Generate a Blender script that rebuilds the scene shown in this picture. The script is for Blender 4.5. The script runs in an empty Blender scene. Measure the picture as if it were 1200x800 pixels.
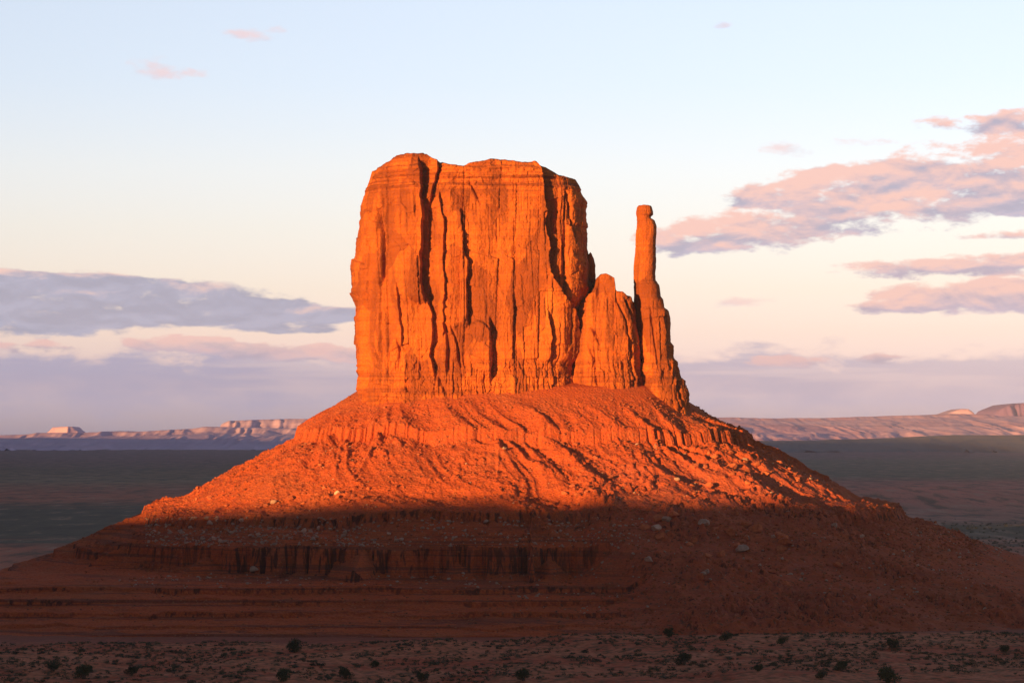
import bpy, math
import numpy as np
from mathutils import Vector

# ------------------------------------------------------------------ camera, sky, sun, exposure
S = bpy.context.scene
H = 90.0            # eye height above the valley floor (m)
VH = 508.0          # image row of the horizon in the 1200x800 photograph
F = 3000.0          # focal length in those pixels
SUN_EL, SUN_AZ = 3.3, 215.0      # low evening sun, behind the camera on the left

cam = bpy.data.cameras.new("camera"); camo = bpy.data.objects.new("camera", cam)
S.collection.objects.link(camo); S.camera = camo
camo.location = (0, 0, H); camo.rotation_euler = (math.radians(90), 0, 0)
cam.sensor_width = 36.0; cam.lens = 36.0 * F / 1200.0
cam.shift_y = (VH - 400.0) / 1200.0
cam.clip_start = 1.0; cam.clip_end = 80000.0

S.view_settings.view_transform = 'Standard'; S.view_settings.look = 'None'
EXPO = 1.0
S.view_settings.exposure = EXPO; S.view_settings.gamma = 1.0
S.view_settings.use_curve_mapping = False
S.cycles.use_denoising = True
S.cycles.max_bounces = 6; S.cycles.diffuse_bounces = 3; S.cycles.volume_bounces = 1
S.cycles.sample_clamp_indirect = 4.0

sun = bpy.data.lights.new("sun", 'SUN'); suno = bpy.data.objects.new("sun", sun)
S.collection.objects.link(suno)
sun.energy = 5.0; sun.angle = math.radians(0.53); sun.color = (1.0, 0.575, 0.19)
_e, _a = math.radians(SUN_EL), math.radians(SUN_AZ)
sdir = Vector((math.sin(_a) * math.cos(_e), math.cos(_a) * math.cos(_e), math.sin(_e)))
suno.rotation_euler = sdir.to_track_quat('Z', 'Y').to_euler()
suno.location = sdir * 3000

world = bpy.data.worlds.new("World"); S.world = world; world.use_nodes = True


class NT:
    """small helper for writing node trees"""
    def __init__(self, tree):
        self.t = tree; tree.nodes.clear()

    def n(self, typ, **kw):
        nd = self.t.nodes.new(typ)
        for k, v in kw.items(): setattr(nd, k, v)
        return nd

    def put(self, sock, v):
        if isinstance(v, bpy.types.NodeSocket): self.t.links.new(v, sock)
        elif isinstance(v, (tuple, list)) and len(v) == 3 and sock.type == 'RGBA': sock.default_value = (*v, 1)
        else: sock.default_value = v

    def m(self, op, a, b=0.0, c=0.0, clamp=False):
        nd = self.n('ShaderNodeMath', operation=op, use_clamp=clamp)
        self.put(nd.inputs[0], a)
        if len(nd.inputs) > 1: self.put(nd.inputs[1], b)
        if len(nd.inputs) > 2: self.put(nd.inputs[2], c)
        return nd.outputs[0]

    def mr(self, v, a, b, c=0.0, d=1.0, smooth=False):
        nd = self.n('ShaderNodeMapRange', interpolation_type='SMOOTHSTEP' if smooth else 'LINEAR')
        for i, x in enumerate((v, a, b, c, d)): self.put(nd.inputs[i], x)
        return nd.outputs[0]

    def mix(self, f, a, b, typ='MIX'):
        nd = self.n('ShaderNodeMix', data_type='RGBA', blend_type=typ)
        self.put(nd.inputs[0], f); self.put(nd.inputs[6], a); self.put(nd.inputs[7], b)
        return nd.outputs[2]

    def xyz(self, x, y, z=0.0):
        nd = self.n('ShaderNodeCombineXYZ')
        self.put(nd.inputs[0], x); self.put(nd.inputs[1], y); self.put(nd.inputs[2], z)
        return nd.outputs[0]

    def scale(self, v, s):
        nd = self.n('ShaderNodeVectorMath', operation='MULTIPLY'); self.put(nd.inputs[0], v); nd.inputs[1].default_value = s
        return nd.outputs[0]

    def noise(self, vec, sc=1.0, detail=4.0, rough=0.55, dist=0.0):
        nd = self.n('ShaderNodeTexNoise'); self.put(nd.inputs['Vector'], vec)
        nd.inputs['Scale'].default_value = sc; nd.inputs['Detail'].default_value = detail
        nd.inputs['Roughness'].default_value = rough; nd.inputs['Distortion'].default_value = dist
        return nd.outputs[0]

    def ramp(self, f, stops, interp='LINEAR'):
        nd = self.n('ShaderNodeValToRGB'); cr = nd.color_ramp; cr.interpolation = interp
        self.put(nd.inputs[0], f)
        while len(cr.elements) > 1: cr.elements.remove(cr.elements[-1])
        cr.elements[0].position = stops[0][0]; cr.elements[0].color = (*stops[0][1], 1)
        for p, c in stops[1:]:
            e = cr.elements.new(p); e.color = (*c, 1)
        return nd.outputs[0]


def lin(r, g, b):
    f = lambda c: c / 12.92 if c <= 0.04045 else ((c + 0.055) / 1.055) ** 2.4
    return (f(r / 255), f(g / 255), f(b / 255))


def build_world():
    W = NT(world.node_tree)
    co = W.n('ShaderNodeTexCoord').outputs['Generated']
    sp = W.n('ShaderNodeSeparateXYZ'); W.put(sp.inputs[0], co)
    x, y, z = sp.outputs
    sky = W.n('ShaderNodeTexSky', sky_type='NISHITA', sun_disc=False)
    sky.sun_elevation = math.radians(SUN_EL); sky.sun_rotation = math.radians(SUN_AZ)
    sky.altitude = 1500; sky.air_density = 1.0; sky.dust_density = 1.5; sky.ozone_density = 1.5
    az = W.m('ARCTAN2', x, y); el = W.m('ARCSINE', z)
    # sky bearings in steps of 1/3000 rad: A east of north, E above the horizon
    A = W.m('MULTIPLY_ADD', az, 3000.0, 600.0)
    V = W.m('MULTIPLY_ADD', el, -3000.0, VH)
    # tint of the evening air by height above the horizon
    stops = [(508, TINT[0]), (470, TINT[1]), (430, TINT[2]), (390, TINT[3]), (340, TINT[4]), (270, TINT[5]), (200, TINT[6]),
             (100, TINT[7]), (0, TINT[8]), (-500, TINT[9]), (-1500, TINT[10]), (-4200, TINT[11])]
    up = W.m('POWER', W.mr(V, 508.0, -4200.0, 0.0, 1.0), 0.5)
    tint = W.ramp(up, [(((508 - v) / 4708.0) ** 0.5, c) for v, c in stops])
    anti = W.m('SUBTRACT', W.m('MULTIPLY', x, -sdir.x), W.m('MULTIPLY', y, sdir.y))     # 1 away from the sun, -1 towards it
    tint = W.mix(W.mr(anti, -0.45, 0.45, 0, 1, True), (0.46, 0.48, 0.55), tint)
    clear = W.mix(1.0, sky.outputs[0], tint, 'MULTIPLY')
    strength = 0.1

    fine = W.noise(W.xyz(W.m('MULTIPLY', A, 0.03), W.m('MULTIPLY', V, 0.07)), 1.0, 5.0, 0.6)

    def cloud_mask(blobs, nz, gain, th0, th1, fill):
        tot = None; top = None
        for (a, v, rx, ry) in blobs:
            da = W.m('DIVIDE', W.m('SUBTRACT', A, a), rx * 1.12); dv = W.m('DIVIDE', W.m('SUBTRACT', V, v), ry * 1.15)
            r2 = W.m('ADD', W.m('MULTIPLY', da, da), W.m('MULTIPLY', dv, dv))
            w = W.m('MAXIMUM', W.m('SUBTRACT', 1.0, r2), 0.0)
            s = W.m('MULTIPLY', w, dv)
            tot = w if tot is None else W.m('ADD', tot, w)
            top = s if top is None else W.m('ADD', top, s)
        inside = W.m('GREATER_THAN', tot, 0.001)
        dens = W.m('ADD', W.m('MINIMUM', W.m('MULTIPLY', tot, fill), 1.6), W.m('MULTIPLY', W.m('SUBTRACT', nz, 0.5), gain))
        dens = W.m('ADD', dens, W.m('MULTIPLY', W.m('SUBTRACT', fine, 0.5), gain * 0.8))
        cov = W.m('MULTIPLY', W.mr(dens, th0, th1, 0.0, 1.0, True), inside)
        cov = W.m('MULTIPLY', cov, W.mr(tot, 0.0, 0.15))
        rel = W.m('DIVIDE', top, W.m('MAXIMUM', tot, 0.05))
        return cov, rel

    vec = W.xyz(W.m('MULTIPLY', A, 0.011), W.m('MULTIPLY', V, 0.030))
    vec2 = W.xyz(W.m('MULTIPLY', A, 0.011), W.m('MULTIPLY_ADD', V, 0.030, 0.22))
    n1 = W.noise(vec, 1.0, 8.0, 0.58, 0.25)
    n1b = W.noise(vec2, 1.0, 5.0, 0.55, 0.25)
    puff = W.m('SUBTRACT', n1, n1b)               # difference towards the lit upper side

    col = clear
    k = 1.0 / strength / 2 ** EXPO

    def lay(col, blobs, gain, th0, th1, pink, grey, bias, opacity=1.0, soft=1.0, fill=1.4):
        cov, rel = cloud_mask(blobs, n1, gain, th0, th1, fill)
        t = W.m('ADD', W.m('MULTIPLY', rel, -0.9), W.m('MULTIPLY', puff, 3.2))
        t = W.m('ADD', t, W.m('MULTIPLY', W.m('SUBTRACT', fine, 0.5), 0.4))
        f = W.mr(t, bias - 0.5 * soft, bias + 0.5 * soft, 0.0, 1.0, True)
        g2 = W.mix(W.mr(puff, -0.07, 0.09), tuple(v * k * 0.94 for v in lin(*grey)), tuple(v * k * 1.10 for v in lin(*grey)))
        c = W.mix(f, g2, tuple(v * k for v in lin(*pink)))
        return W.mix(W.m('MULTIPLY', cov, opacity), col, c)

    # low grey-blue bank along the whole horizon, on both sides
    bank = W.m('ADD', V, W.m('MULTIPLY', W.m('SUBTRACT', n1, 0.5), 90.0))
    bank = W.m('ADD', bank, W.m('MULTIPLY', W.m('SUBTRACT', fine, 0.5), 30.0))
    bf = W.mr(bank, 402.0, 426.0, 0.0, 1.0, True)
    strat = W.noise(W.xyz(W.m('MULTIPLY', A, 0.0035), W.m('MULTIPLY', V, 0.05), 4.0), 1.0, 5, 0.55)
    bf = W.m('MULTIPLY', bf, W.mr(strat, 0.36, 0.56, 0.62, 1.0, True))
    bf = W.m('MULTIPLY', bf, W.mr(bank, 500.0, 436.0, 0.25, 1.0, True))
    bankcol = W.ramp(W.mr(bank, 404.0, 470.0), [(0.0, tuple(v * k for v in lin(214, 190, 200))), (0.25, tuple(v * k for v in lin(182, 178, 203))),
                                            (1.0, tuple(v * k for v in lin(176, 173, 202)))])
    side = W.m('ADD', W.mr(A, 900.0, 1150.0, 0.78, 0.55, True), W.mr(A, 560.0, 300.0, 0.0, 0.2, True), clamp=True)
    col = W.mix(W.m('MULTIPLY', bf, side), col, bankcol)
    # pink tufts on its upper edge
    col = lay(col, [(60, 408, 70, 9), (200, 404, 60, 11), (250, 405, 60, 11), (330, 412, 80, 12), (400, 415, 60, 14), (1035, 420, 45, 9), (930, 424, 60, 9)],
              4.0, 0.5, 1.2, (246, 200, 194), (196, 182, 198), -0.1, 0.8)
    # long grey cloud on the left
    col = lay(col, [(60, 358, 190, 37), (200, 356, 150, 26), (-80, 358, 200, 40), (290, 368, 110, 17), (360, 372, 80, 11), (420, 368, 70, 8),
                    (340, 386, 75, 6), (110, 333, 100, 10), (20, 330, 70, 9)],
              3.4, 0.25, 1.25, (246, 208, 198), (173, 174, 196), 0.80, 0.95, 0.9, 2.0)
    # the pink and lavender cloud on the right
    col = lay(col, [(1140, 214, 130, 44), (1230, 205, 130, 52), (960, 226, 85, 28), (1030, 208, 90, 22), (900, 232, 60, 14), (1010, 252, 150, 26),
                    (870, 276, 110, 24), (800, 284, 60, 18), (1165, 152, 95, 15), (1215, 146, 60, 14), (1190, 280, 80, 7), (1230, 240, 120, 20)],
              4.4, 0.30, 1.35, (255, 207, 195), (190, 184, 204), -0.10, 0.95)
    col = lay(col, [(1060, 318, 100, 12), (1170, 312, 110, 14), (1130, 352, 120, 20), (1210, 346, 110, 26), (1040, 362, 60, 8)],
              4.0, 0.30, 1.35, (253, 205, 194), (194, 180, 200), 0.0, 0.9)
    # small wisps high on the left
    col = lay(col, [(190, 87, 40, 14), (218, 93, 28, 10), (266, 45, 26, 9), (300, 48, 24, 9), (325, 40, 16, 6), (846, 33, 14, 6), (930, 177, 44, 10), (1010, 172, 40, 8), (858, 354, 50, 7), (985, 314, 26, 4)],
              5.2, 0.50, 2.2, (250, 210, 208), (222, 208, 222), -0.35, 0.62)
    bg = W.n('ShaderNodeBackground'); W.put(bg.inputs[0], col); bg.inputs[1].default_value = strength
    out = W.n('ShaderNodeOutputWorld'); W.t.links.new(bg.outputs[0], out.inputs[0])


# evening sky away from the sun, by elevation: the clear-air colour wanted over what the sky model gives there
_NISH = [(0.8, (.260, .195, .065)), (2, (.288, .253, .101)), (4, (.258, .295, .184)), (6, (.213, .286, .235)), (9, (.162, .245, .258)), (15, (.106, .177, .230)),
         (25, (.066, .116, .170)), (40, (.040, .072, .113)), (85, (.019, .035, .058))]
_WANT = [(508, (192, 182, 203)), (470, (206, 190, 204)), (430, (241, 210, 199)), (390, (253, 221, 197)), (340, (255, 232, 207)), (270, (255, 245, 226)), (200, (249, 250, 243)),
         (100, (233, 244, 252)), (0, (224, 238, 253))]
TINT = []
for _v, _c in _WANT:
    _el = math.degrees((508 - _v) / 3000.0)
    TINT.append(tuple(lin(*_c)[i] / 2 ** EXPO / np.interp(_el, [e[0] for e in _NISH], [e[1][i] for e in _NISH]) for i in range(3)))
TINT = [tuple(c * 1.07 for c in t) for t in TINT] + [(2.5, 2.1, 1.9), (2.15, 1.8, 1.6), (2.15, 1.8, 1.6)]
build_world()

# ------------------------------------------------------------------ numpy helpers
rng = np.random.default_rng(7)


def _hash(ix, iy, iz, seed):
    h = (ix.astype(np.int64) * 374761393 + iy.astype(np.int64) * 668265263 + iz.astype(np.int64) * 2147483647 + seed * 144665) & 0xFFFFFFFF
    h = ((h ^ (h >> 13)) * 1274126177) & 0xFFFFFFFF
    h = ((h ^ (h >> 16)) * 2246822519) & 0xFFFFFFFF
    return ((h ^ (h >> 15)) & 0xFFFFFF) / float(0xFFFFFF)


def vn2(x, y, seed=0):
    ix = np.floor(x); iy = np.floor(y); fx = x - ix; fy = y - iy
    fx = fx * fx * fx * (fx * (fx * 6 - 15) + 10); fy = fy * fy * fy * (fy * (fy * 6 - 15) + 10)
    z = np.zeros_like(ix)
    a = _hash(ix, iy, z, seed); b = _hash(ix + 1, iy, z, seed); c = _hash(ix, iy + 1, z, seed); d = _hash(ix + 1, iy + 1, z, seed)
    return (a + (b - a) * fx) * (1 - fy) + (c + (d - c) * fx) * fy


def fbm(x, y, oct=4, seed=0, g=0.5):
    s = 0; a = 1.0; t = 0
    x = np.asarray(x, float); y = np.asarray(y, float)
    for o in range(oct):
        s = s + a * (vn2(x, y, seed + o * 17) * 2 - 1); t += a; a *= g
        x, y = x * 1.93 + y * 0.35 + 3.1, y * 1.93 - x * 0.35 + 7.7
    return s / t


def ridged(x, y, oct=4, seed=0):
    s = 0; a = 1.0; t = 0
    for o in range(oct):
        s = s + a * (1 - np.abs(vn2(x, y, seed + o * 13) * 2 - 1)); t += a; a *= 0.5
        x = x * 2.03 + 1.7; y = y * 2.03 + 9.2
    return s / t


def worley(x, y, seed=0):
    """nearest cell: (distance to the border between cells, id 0..1, offset from its point x, y)"""
    ix = np.floor(x); iy = np.floor(y)
    d1 = np.full(x.shape, 9e9); d2 = d1.copy(); cid = np.zeros_like(x); ox = np.zeros_like(x); oy = np.zeros_like(x)
    for i in (-1, 0, 1):
        for j in (-1, 0, 1):
            cx = ix + i; cy = iy + j; z = np.zeros_like(cx)
            px = cx + 0.1 + 0.8 * _hash(cx, cy, z, seed); py = cy + 0.1 + 0.8 * _hash(cx, cy, z + 1, seed)
            d = (px - x) ** 2 + (py - y) ** 2
            c = _hash(cx, cy, z + 2, seed)
            near = d < d1
            d2 = np.where(near, d1, np.minimum(d2, d)); d1 = np.where(near, d, d1)
            cid = np.where(near, c, cid); ox = np.where(near, x - px, ox); oy = np.where(near, y - py, oy)
    return np.sqrt(d2) - np.sqrt(d1), cid, ox, oy


def cells1(x, seed=0, jit=0.7):
    """one-dimensional cells: (distance to the nearest border, id, position -1..1 across the cell)"""
    i = np.floor(x); z = np.zeros_like(i)
    e = lambda k: k + jit * (_hash(k, z, z, seed) - 0.5)
    lo = e(i); left = x < lo
    k = np.where(left, i - 1, i); lo = e(k); hi = e(k + 1)
    nxt = x >= hi; k = np.where(nxt, k + 1, k); lo = e(k); hi = e(k + 1)
    return np.minimum(x - lo, hi - x), _hash(k, z, z + 5, seed), (2 * (x - lo) / (hi - lo) - 1)


def sst(a, b, x):
    t = np.clip((x - a) / (b - a), 0, 1); return t * t * (3 - 2 * t)


def ip(x, pts):
    xs = [p[0] for p in pts]; ys = [p[1] for p in pts]
    return np.interp(x, xs, ys)


def ipv(v, pts):
    return np.interp(v, [p[1] for p in pts], [p[0] for p in pts])


def make_obj(name, verts, faces, mat, parent=None, origin=(0, 0, 0), smooth=True):
    me = bpy.data.meshes.new(name)
    v = np.asarray(verts, np.float32) - np.asarray(origin, np.float32)
    f = np.asarray(faces, np.int32)
    me.vertices.add(len(v)); me.vertices.foreach_set('co', v.ravel())
    k = f.shape[1]
    me.loops.add(f.size); me.loops.foreach_set('vertex_index', f.ravel())
    me.polygons.add(len(f)); me.polygons.foreach_set('loop_start', np.arange(0, f.size, k, dtype=np.int32))
    me.update(calc_edges=True)
    me.polygons.foreach_set('use_smooth', np.full(len(f), smooth))
    me.materials.append(mat)
    o = bpy.data.objects.new(name, me); S.collection.objects.link(o)
    if parent is not None: o.parent = parent
    else: o.location = origin
    if parent is not None:
        o.location = Vector(origin) - parent.location
    return o


def grid_faces(nr, nc, wrap=False):
    r = np.arange(nr - 1)[:, None]; c = np.arange(nc if wrap else nc - 1)[None, :]
    c2 = (c + 1) % nc
    return np.stack([r * nc + c, r * nc + c2, (r + 1) * nc + c2, (r + 1) * nc + c], -1).reshape(-1, 4)


def thing(name, label, cat, loc=(0, 0, 0), group=None):
    o = bpy.data.objects.new(name, None); S.collection.objects.link(o); o.location = loc
    o.empty_display_size = 1.0
    return tag(o, label, cat, group)


def tag(o, label=None, cat=None, group=None, kind=None):
    if label: o['label'] = label
    if cat: o['category'] = cat
    if group: o['group'] = group
    if kind: o['kind'] = kind
    return o


# ------------------------------------------------------------------ materials
def mat_new(name):
    m = bpy.data.materials.new(name); m.use_nodes = True
    N = NT(m.node_tree)
    b = N.n('ShaderNodeBsdfPrincipled'); o = N.n('ShaderNodeOutputMaterial'); N.t.links.new(b.outputs[0], o.inputs[0])
    b.inputs['Roughness'].default_value = 0.95
    b.inputs['Specular IOR Level'].default_value = 0.1
    pos = N.n('ShaderNodeNewGeometry').outputs['Position']
    return m, N, b, pos


def bump(N, b, h, dist, strength=1.0):
    nd = N.n('ShaderNodeBump'); nd.inputs['Strength'].default_value = strength; nd.inputs['Distance'].default_value = dist
    N.put(nd.inputs['Height'], h); N.t.links.new(nd.outputs[0], b.inputs['Normal'])


def m_cliff():
    m, N, b, pos = mat_new('cliff_sandstone')
    s = N.n('ShaderNodeSeparateXYZ'); N.put(s.inputs[0], pos)
    streak = N.noise(N.scale(pos, (0.16, 0.16, 0.020)), 1.0, 6, 0.6, 0.6)
    patch = N.noise(N.scale(pos, (0.045, 0.045, 0.022)), 1.0, 5, 0.55, 0.4)
    beds = N.noise(N.xyz(N.m('MULTIPLY', s.outputs[0], 0.012), N.m('MULTIPLY', s.outputs[1], 0.012), N.m('MULTIPLY', s.outputs[2], 0.55)), 1.0, 4, 0.6)
    fine = N.noise(pos, 0.9, 6, 0.65)
    base = N.mix(N.mr(fine, 0.3, 0.7), (0.50, 0.100, 0.017), (0.66, 0.165, 0.027))
    banded = N.m('ADD', N.mr(s.outputs[2], 222.0, 230.0, 0.28, 0.8, True), N.mr(s.outputs[2], 134.0, 126.0, 0.0, 0.3, True))
    base = N.mix(N.m('MULTIPLY', N.mr(beds, 0.46, 0.60, 0, 1, True), banded), base, (0.25, 0.050, 0.014))
    varn = N.m('MULTIPLY', N.mr(streak, 0.42, 0.58, 0.15, 1, True), N.mr(patch, 0.45, 0.54, 0, 1, True))
    base = N.mix(N.m('MULTIPLY', varn, 0.60), base, (0.17, 0.040, 0.016))
    pale = N.m('MULTIPLY', N.mr(patch, 0.44, 0.30, 0, 1, True), N.mr(streak, 0.55, 0.35, 0, 1, True))
    base = N.mix(N.m('MULTIPLY', pale, 0.55), base, (0.66, 0.20, 0.034))
    # panels of desert varnish, each joint-bounded slab weathered its own shade
    pv = N.n('ShaderNodeTexVoronoi'); pv.inputs['Scale'].default_value = 1.0
    wp = N.noise(N.scale(pos, (0.10, 0.10, 0.05)), 1.0, 3, 0.6)
    N.put(pv.inputs['Vector'], N.xyz(N.m('MULTIPLY_ADD', s.outputs[0], 0.085, N.m('MULTIPLY', wp, 0.9)), 0.0, N.m('MULTIPLY_ADD', s.outputs[2], 0.038, N.m('MULTIPLY', wp, 0.8))))
    sc2 = N.n('ShaderNodeSeparateColor'); N.put(sc2.inputs[0], pv.outputs['Color'])
    base = N.mix(N.mr(sc2.outputs[0], 0.40, 0.95, 0.0, 0.78), base, (0.24, 0.052, 0.016))
    N.put(b.inputs['Base Color'], base)
    cr = N.noise(N.scale(pos, (0.8, 0.8, 0.42)), 1.0, 6, 0.62, 0.5)
    bb = N.noise(N.scale(pos, (0.12, 0.12, 1.4)), 1.0, 4, 0.6)
    bump(N, b, N.m('ADD', N.m('MULTIPLY', cr, 1.0), N.m('ADD', N.m('MULTIPLY', fine, 0.7), N.m('MULTIPLY', bb, 0.45))), 1.1, 0.75)
    return m


def m_talus():
    m, N, b, pos = mat_new('red_talus')
    s = N.n('ShaderNodeSeparateXYZ'); N.put(s.inputs[0], pos)
    big = N.noise(N.scale(pos, (0.012, 0.012, 0.03)), 1.0, 5, 0.6, 0.5)
    mid = N.noise(N.scale(pos, (0.07, 0.07, 0.07)), 1.0, 6, 0.65)
    fine = N.noise(pos, 0.8, 6, 0.7)
    beds = N.noise(N.xyz(N.m('MULTIPLY', s.outputs[0], 0.006), N.m('MULTIPLY', s.outputs[1], 0.006), N.m('MULTIPLY', s.outputs[2], 0.75)), 1.0, 4, 0.6)
    base = N.mix(N.mr(fine, 0.35, 0.68), (0.38, 0.058, 0.020), (0.60, 0.118, 0.030))
    base = N.mix(N.m('MULTIPLY', N.mr(mid, 0.5, 0.72, 0, 1, True), 0.5), base, (0.24, 0.052, 0.022))
    # paler, dustier rubble in places and everywhere right of the middle low down
    base = N.mix(N.m('MULTIPLY', N.mr(big, 0.48, 0.66, 0, 1, True), 0.5), base, (0.46, 0.118, 0.044))
    rub = N.m('MULTIPLY', N.mr(s.outputs[0], 20.0, 75.0, 0, 1, True), N.mr(s.outputs[2], 84.0, 66.0, 0, 1, True))
    rub = N.m('MULTIPLY', rub, N.mr(mid, 0.35, 0.6, 0.3, 1.0))
    base = N.mix(N.m('MULTIPLY', rub, 0.65), base, (0.44, 0.094, 0.054))
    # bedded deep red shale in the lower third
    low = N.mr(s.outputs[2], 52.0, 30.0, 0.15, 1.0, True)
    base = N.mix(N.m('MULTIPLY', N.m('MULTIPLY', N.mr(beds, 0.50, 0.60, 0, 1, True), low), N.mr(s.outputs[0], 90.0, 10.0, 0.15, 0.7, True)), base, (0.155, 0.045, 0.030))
    # scree grains: pale specks
    vor = N.n('ShaderNodeTexVoronoi'); N.put(vor.inputs['Vector'], pos); vor.inputs['Scale'].default_value = 0.55
    spec = N.m('MULTIPLY', N.mr(vor.outputs['Distance'], 0.32, 0.20, 0, 1), N.mr(mid, 0.45, 0.62, 0, 1))
    base = N.mix(N.m('MULTIPLY', spec, 0.45), base, (0.52, 0.20, 0.09))
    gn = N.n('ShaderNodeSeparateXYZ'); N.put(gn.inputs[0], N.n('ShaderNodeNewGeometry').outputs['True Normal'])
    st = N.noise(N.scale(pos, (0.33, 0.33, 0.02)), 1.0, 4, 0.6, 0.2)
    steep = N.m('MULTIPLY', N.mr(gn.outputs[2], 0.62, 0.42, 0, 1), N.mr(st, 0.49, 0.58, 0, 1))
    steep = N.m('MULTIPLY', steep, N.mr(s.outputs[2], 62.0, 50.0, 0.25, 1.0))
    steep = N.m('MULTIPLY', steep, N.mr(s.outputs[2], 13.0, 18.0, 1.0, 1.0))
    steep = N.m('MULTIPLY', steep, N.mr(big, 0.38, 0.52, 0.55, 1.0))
    base = N.mix(N.m('MULTIPLY', steep, 0.85), base, (0.060, 0.020, 0.015))  # dark varnish streaks on steep faces, also painting in shade of the slits
    # scattered low scrub on the lower slopes
    sc = N.noise(pos, 0.33, 3, 0.6)
    scr = N.m('MULTIPLY', N.mr(sc, 0.60, 0.68, 0, 1), N.mr(s.outputs[2], 45.0, 18.0, 0, 1))
    base = N.mix(N.m('MULTIPLY', scr, N.mr(s.outputs[0], -60.0, 80.0, 0.15, 0.7)), base, (0.085, 0.070, 0.045))
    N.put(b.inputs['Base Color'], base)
    bump(N, b, N.m('ADD', fine, N.m('MULTIPLY', N.mr(vor.outputs['Distance'], 0.5, 0.0), 0.6)), 0.9, 0.8)
    return m


def m_ground():
    m, N, b, pos = mat_new('valley_floor')
    s = N.n('ShaderNodeSeparateXYZ'); N.put(s.inputs[0], pos)
    x, y = s.outputs[0], s.outputs[1]
    # belts of scrub and bare red soil, farther belts broader
    ly = N.m('LOGARITHM', N.m('MAXIMUM', y, 300.0), 10.0)
    wob = N.noise(N.xyz(N.m('MULTIPLY', x, 0.0011), N.m('MULTIPLY', ly, 16.0)), 1.0, 5, 0.6, 0.4)
    t = N.m('ADD', ly, N.m('MULTIPLY', N.m('SUBTRACT', wob, 0.5), 0.075))
    wob2 = N.noise(N.xyz(N.m('MULTIPLY', x, 0.0008), N.m('MULTIPLY', ly, 90.0)), 1.0, 4, 0.6)
    t = N.m('ADD', t, N.m('MULTIPLY', N.m('SUBTRACT', wob2, 0.5), 0.10))
    P = lambda d: (math.log10(d) - 2.9) / 1.5
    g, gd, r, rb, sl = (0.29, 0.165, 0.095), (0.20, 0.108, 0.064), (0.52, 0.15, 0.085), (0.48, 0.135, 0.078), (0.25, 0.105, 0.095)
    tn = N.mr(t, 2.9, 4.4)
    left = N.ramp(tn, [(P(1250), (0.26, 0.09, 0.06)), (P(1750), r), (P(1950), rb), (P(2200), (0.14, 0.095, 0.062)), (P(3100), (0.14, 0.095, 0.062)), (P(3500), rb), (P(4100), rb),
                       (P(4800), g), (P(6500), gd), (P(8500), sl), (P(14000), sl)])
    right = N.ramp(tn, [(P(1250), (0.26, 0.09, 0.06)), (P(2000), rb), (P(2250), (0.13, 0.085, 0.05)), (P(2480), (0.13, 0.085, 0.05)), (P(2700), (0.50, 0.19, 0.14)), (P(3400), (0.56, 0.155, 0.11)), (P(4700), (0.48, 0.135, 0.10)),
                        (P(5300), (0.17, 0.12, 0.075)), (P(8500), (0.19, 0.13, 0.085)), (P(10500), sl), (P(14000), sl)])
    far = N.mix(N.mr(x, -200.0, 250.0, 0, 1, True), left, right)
    blot = N.noise(N.xyz(N.m('MULTIPLY', x, 0.006), N.m('MULTIPLY', y, 0.0016)), 1.0, 7, 0.68)
    far = N.mix(N.mr(blot, 0.42, 0.66, 0, 0.45), far, (0.12, 0.072, 0.050))
    far = N.mix(N.mr(blot, 0.40, 0.28, 0, 0.45), far, (0.38, 0.23, 0.18))
    # near rise: dusty tan soil with red patches
    n1 = N.noise(pos, 0.02, 6, 0.65, 0.5); n2 = N.noise(pos, 0.25, 6, 0.7)
    near = N.mix(N.mr(n1, 0.40, 0.56, 0, 1, True), (0.44, 0.076, 0.032), (0.52, 0.140, 0.066))
    near = N.mix(N.mr(n2, 0.48, 0.60, 0, 0.85), near, (0.11, 0.062, 0.028))
    near = N.mix(N.mr(n2, 0.46, 0.34, 0, 0.4), near, (0.58, 0.23, 0.13))
    fine = N.noise(N.xyz(N.m('MULTIPLY', x, 0.03), N.m('MULTIPLY', y, 0.008)), 1.0, 7, 0.7)
    far = N.mix(N.mr(fine, 0.50, 0.60, 0, 0.75), far, (0.10, 0.066, 0.044))
    far = N.mix(N.mr(fine, 0.45, 0.36, 0, 0.65), far, (0.42, 0.22, 0.16))
    apron = N.mix(N.mr(n2, 0.38, 0.62), (0.33, 0.075, 0.042), (0.20, 0.058, 0.036))
    yb = N.m('ADD', y, N.m('MULTIPLY', N.m('SUBTRACT', N.noise(pos, 0.05, 6, 0.7), 0.5), 150.0))
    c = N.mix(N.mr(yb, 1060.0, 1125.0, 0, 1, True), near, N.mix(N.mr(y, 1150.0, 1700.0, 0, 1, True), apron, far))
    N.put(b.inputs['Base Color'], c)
    bump(N, b, n2, 1.0, 0.9)
    return m


def m_mesa(name, c1, c2, c3):
    m, N, b, pos = mat_new(name)
    s = N.n('ShaderNodeSeparateXYZ'); N.put(s.inputs[0], pos)
    n = N.noise(N.scale(pos, (0.0016, 0.0016, 0.012)), 1.0, 6, 0.6, 0.3)
    bd = N.noise(N.xyz(0.0, 0.0, N.m('MULTIPLY', s.outputs[2], 0.06)), 1.0, 3, 0.6)
    c = N.mix(N.mr(n, 0.38, 0.64, 0, 1), c1, c2)
    c = N.mix(N.mr(bd, 0.5, 0.6, 0, 0.6), c, c3)
    N.put(b.inputs['Base Color'], c)
    return m


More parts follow.
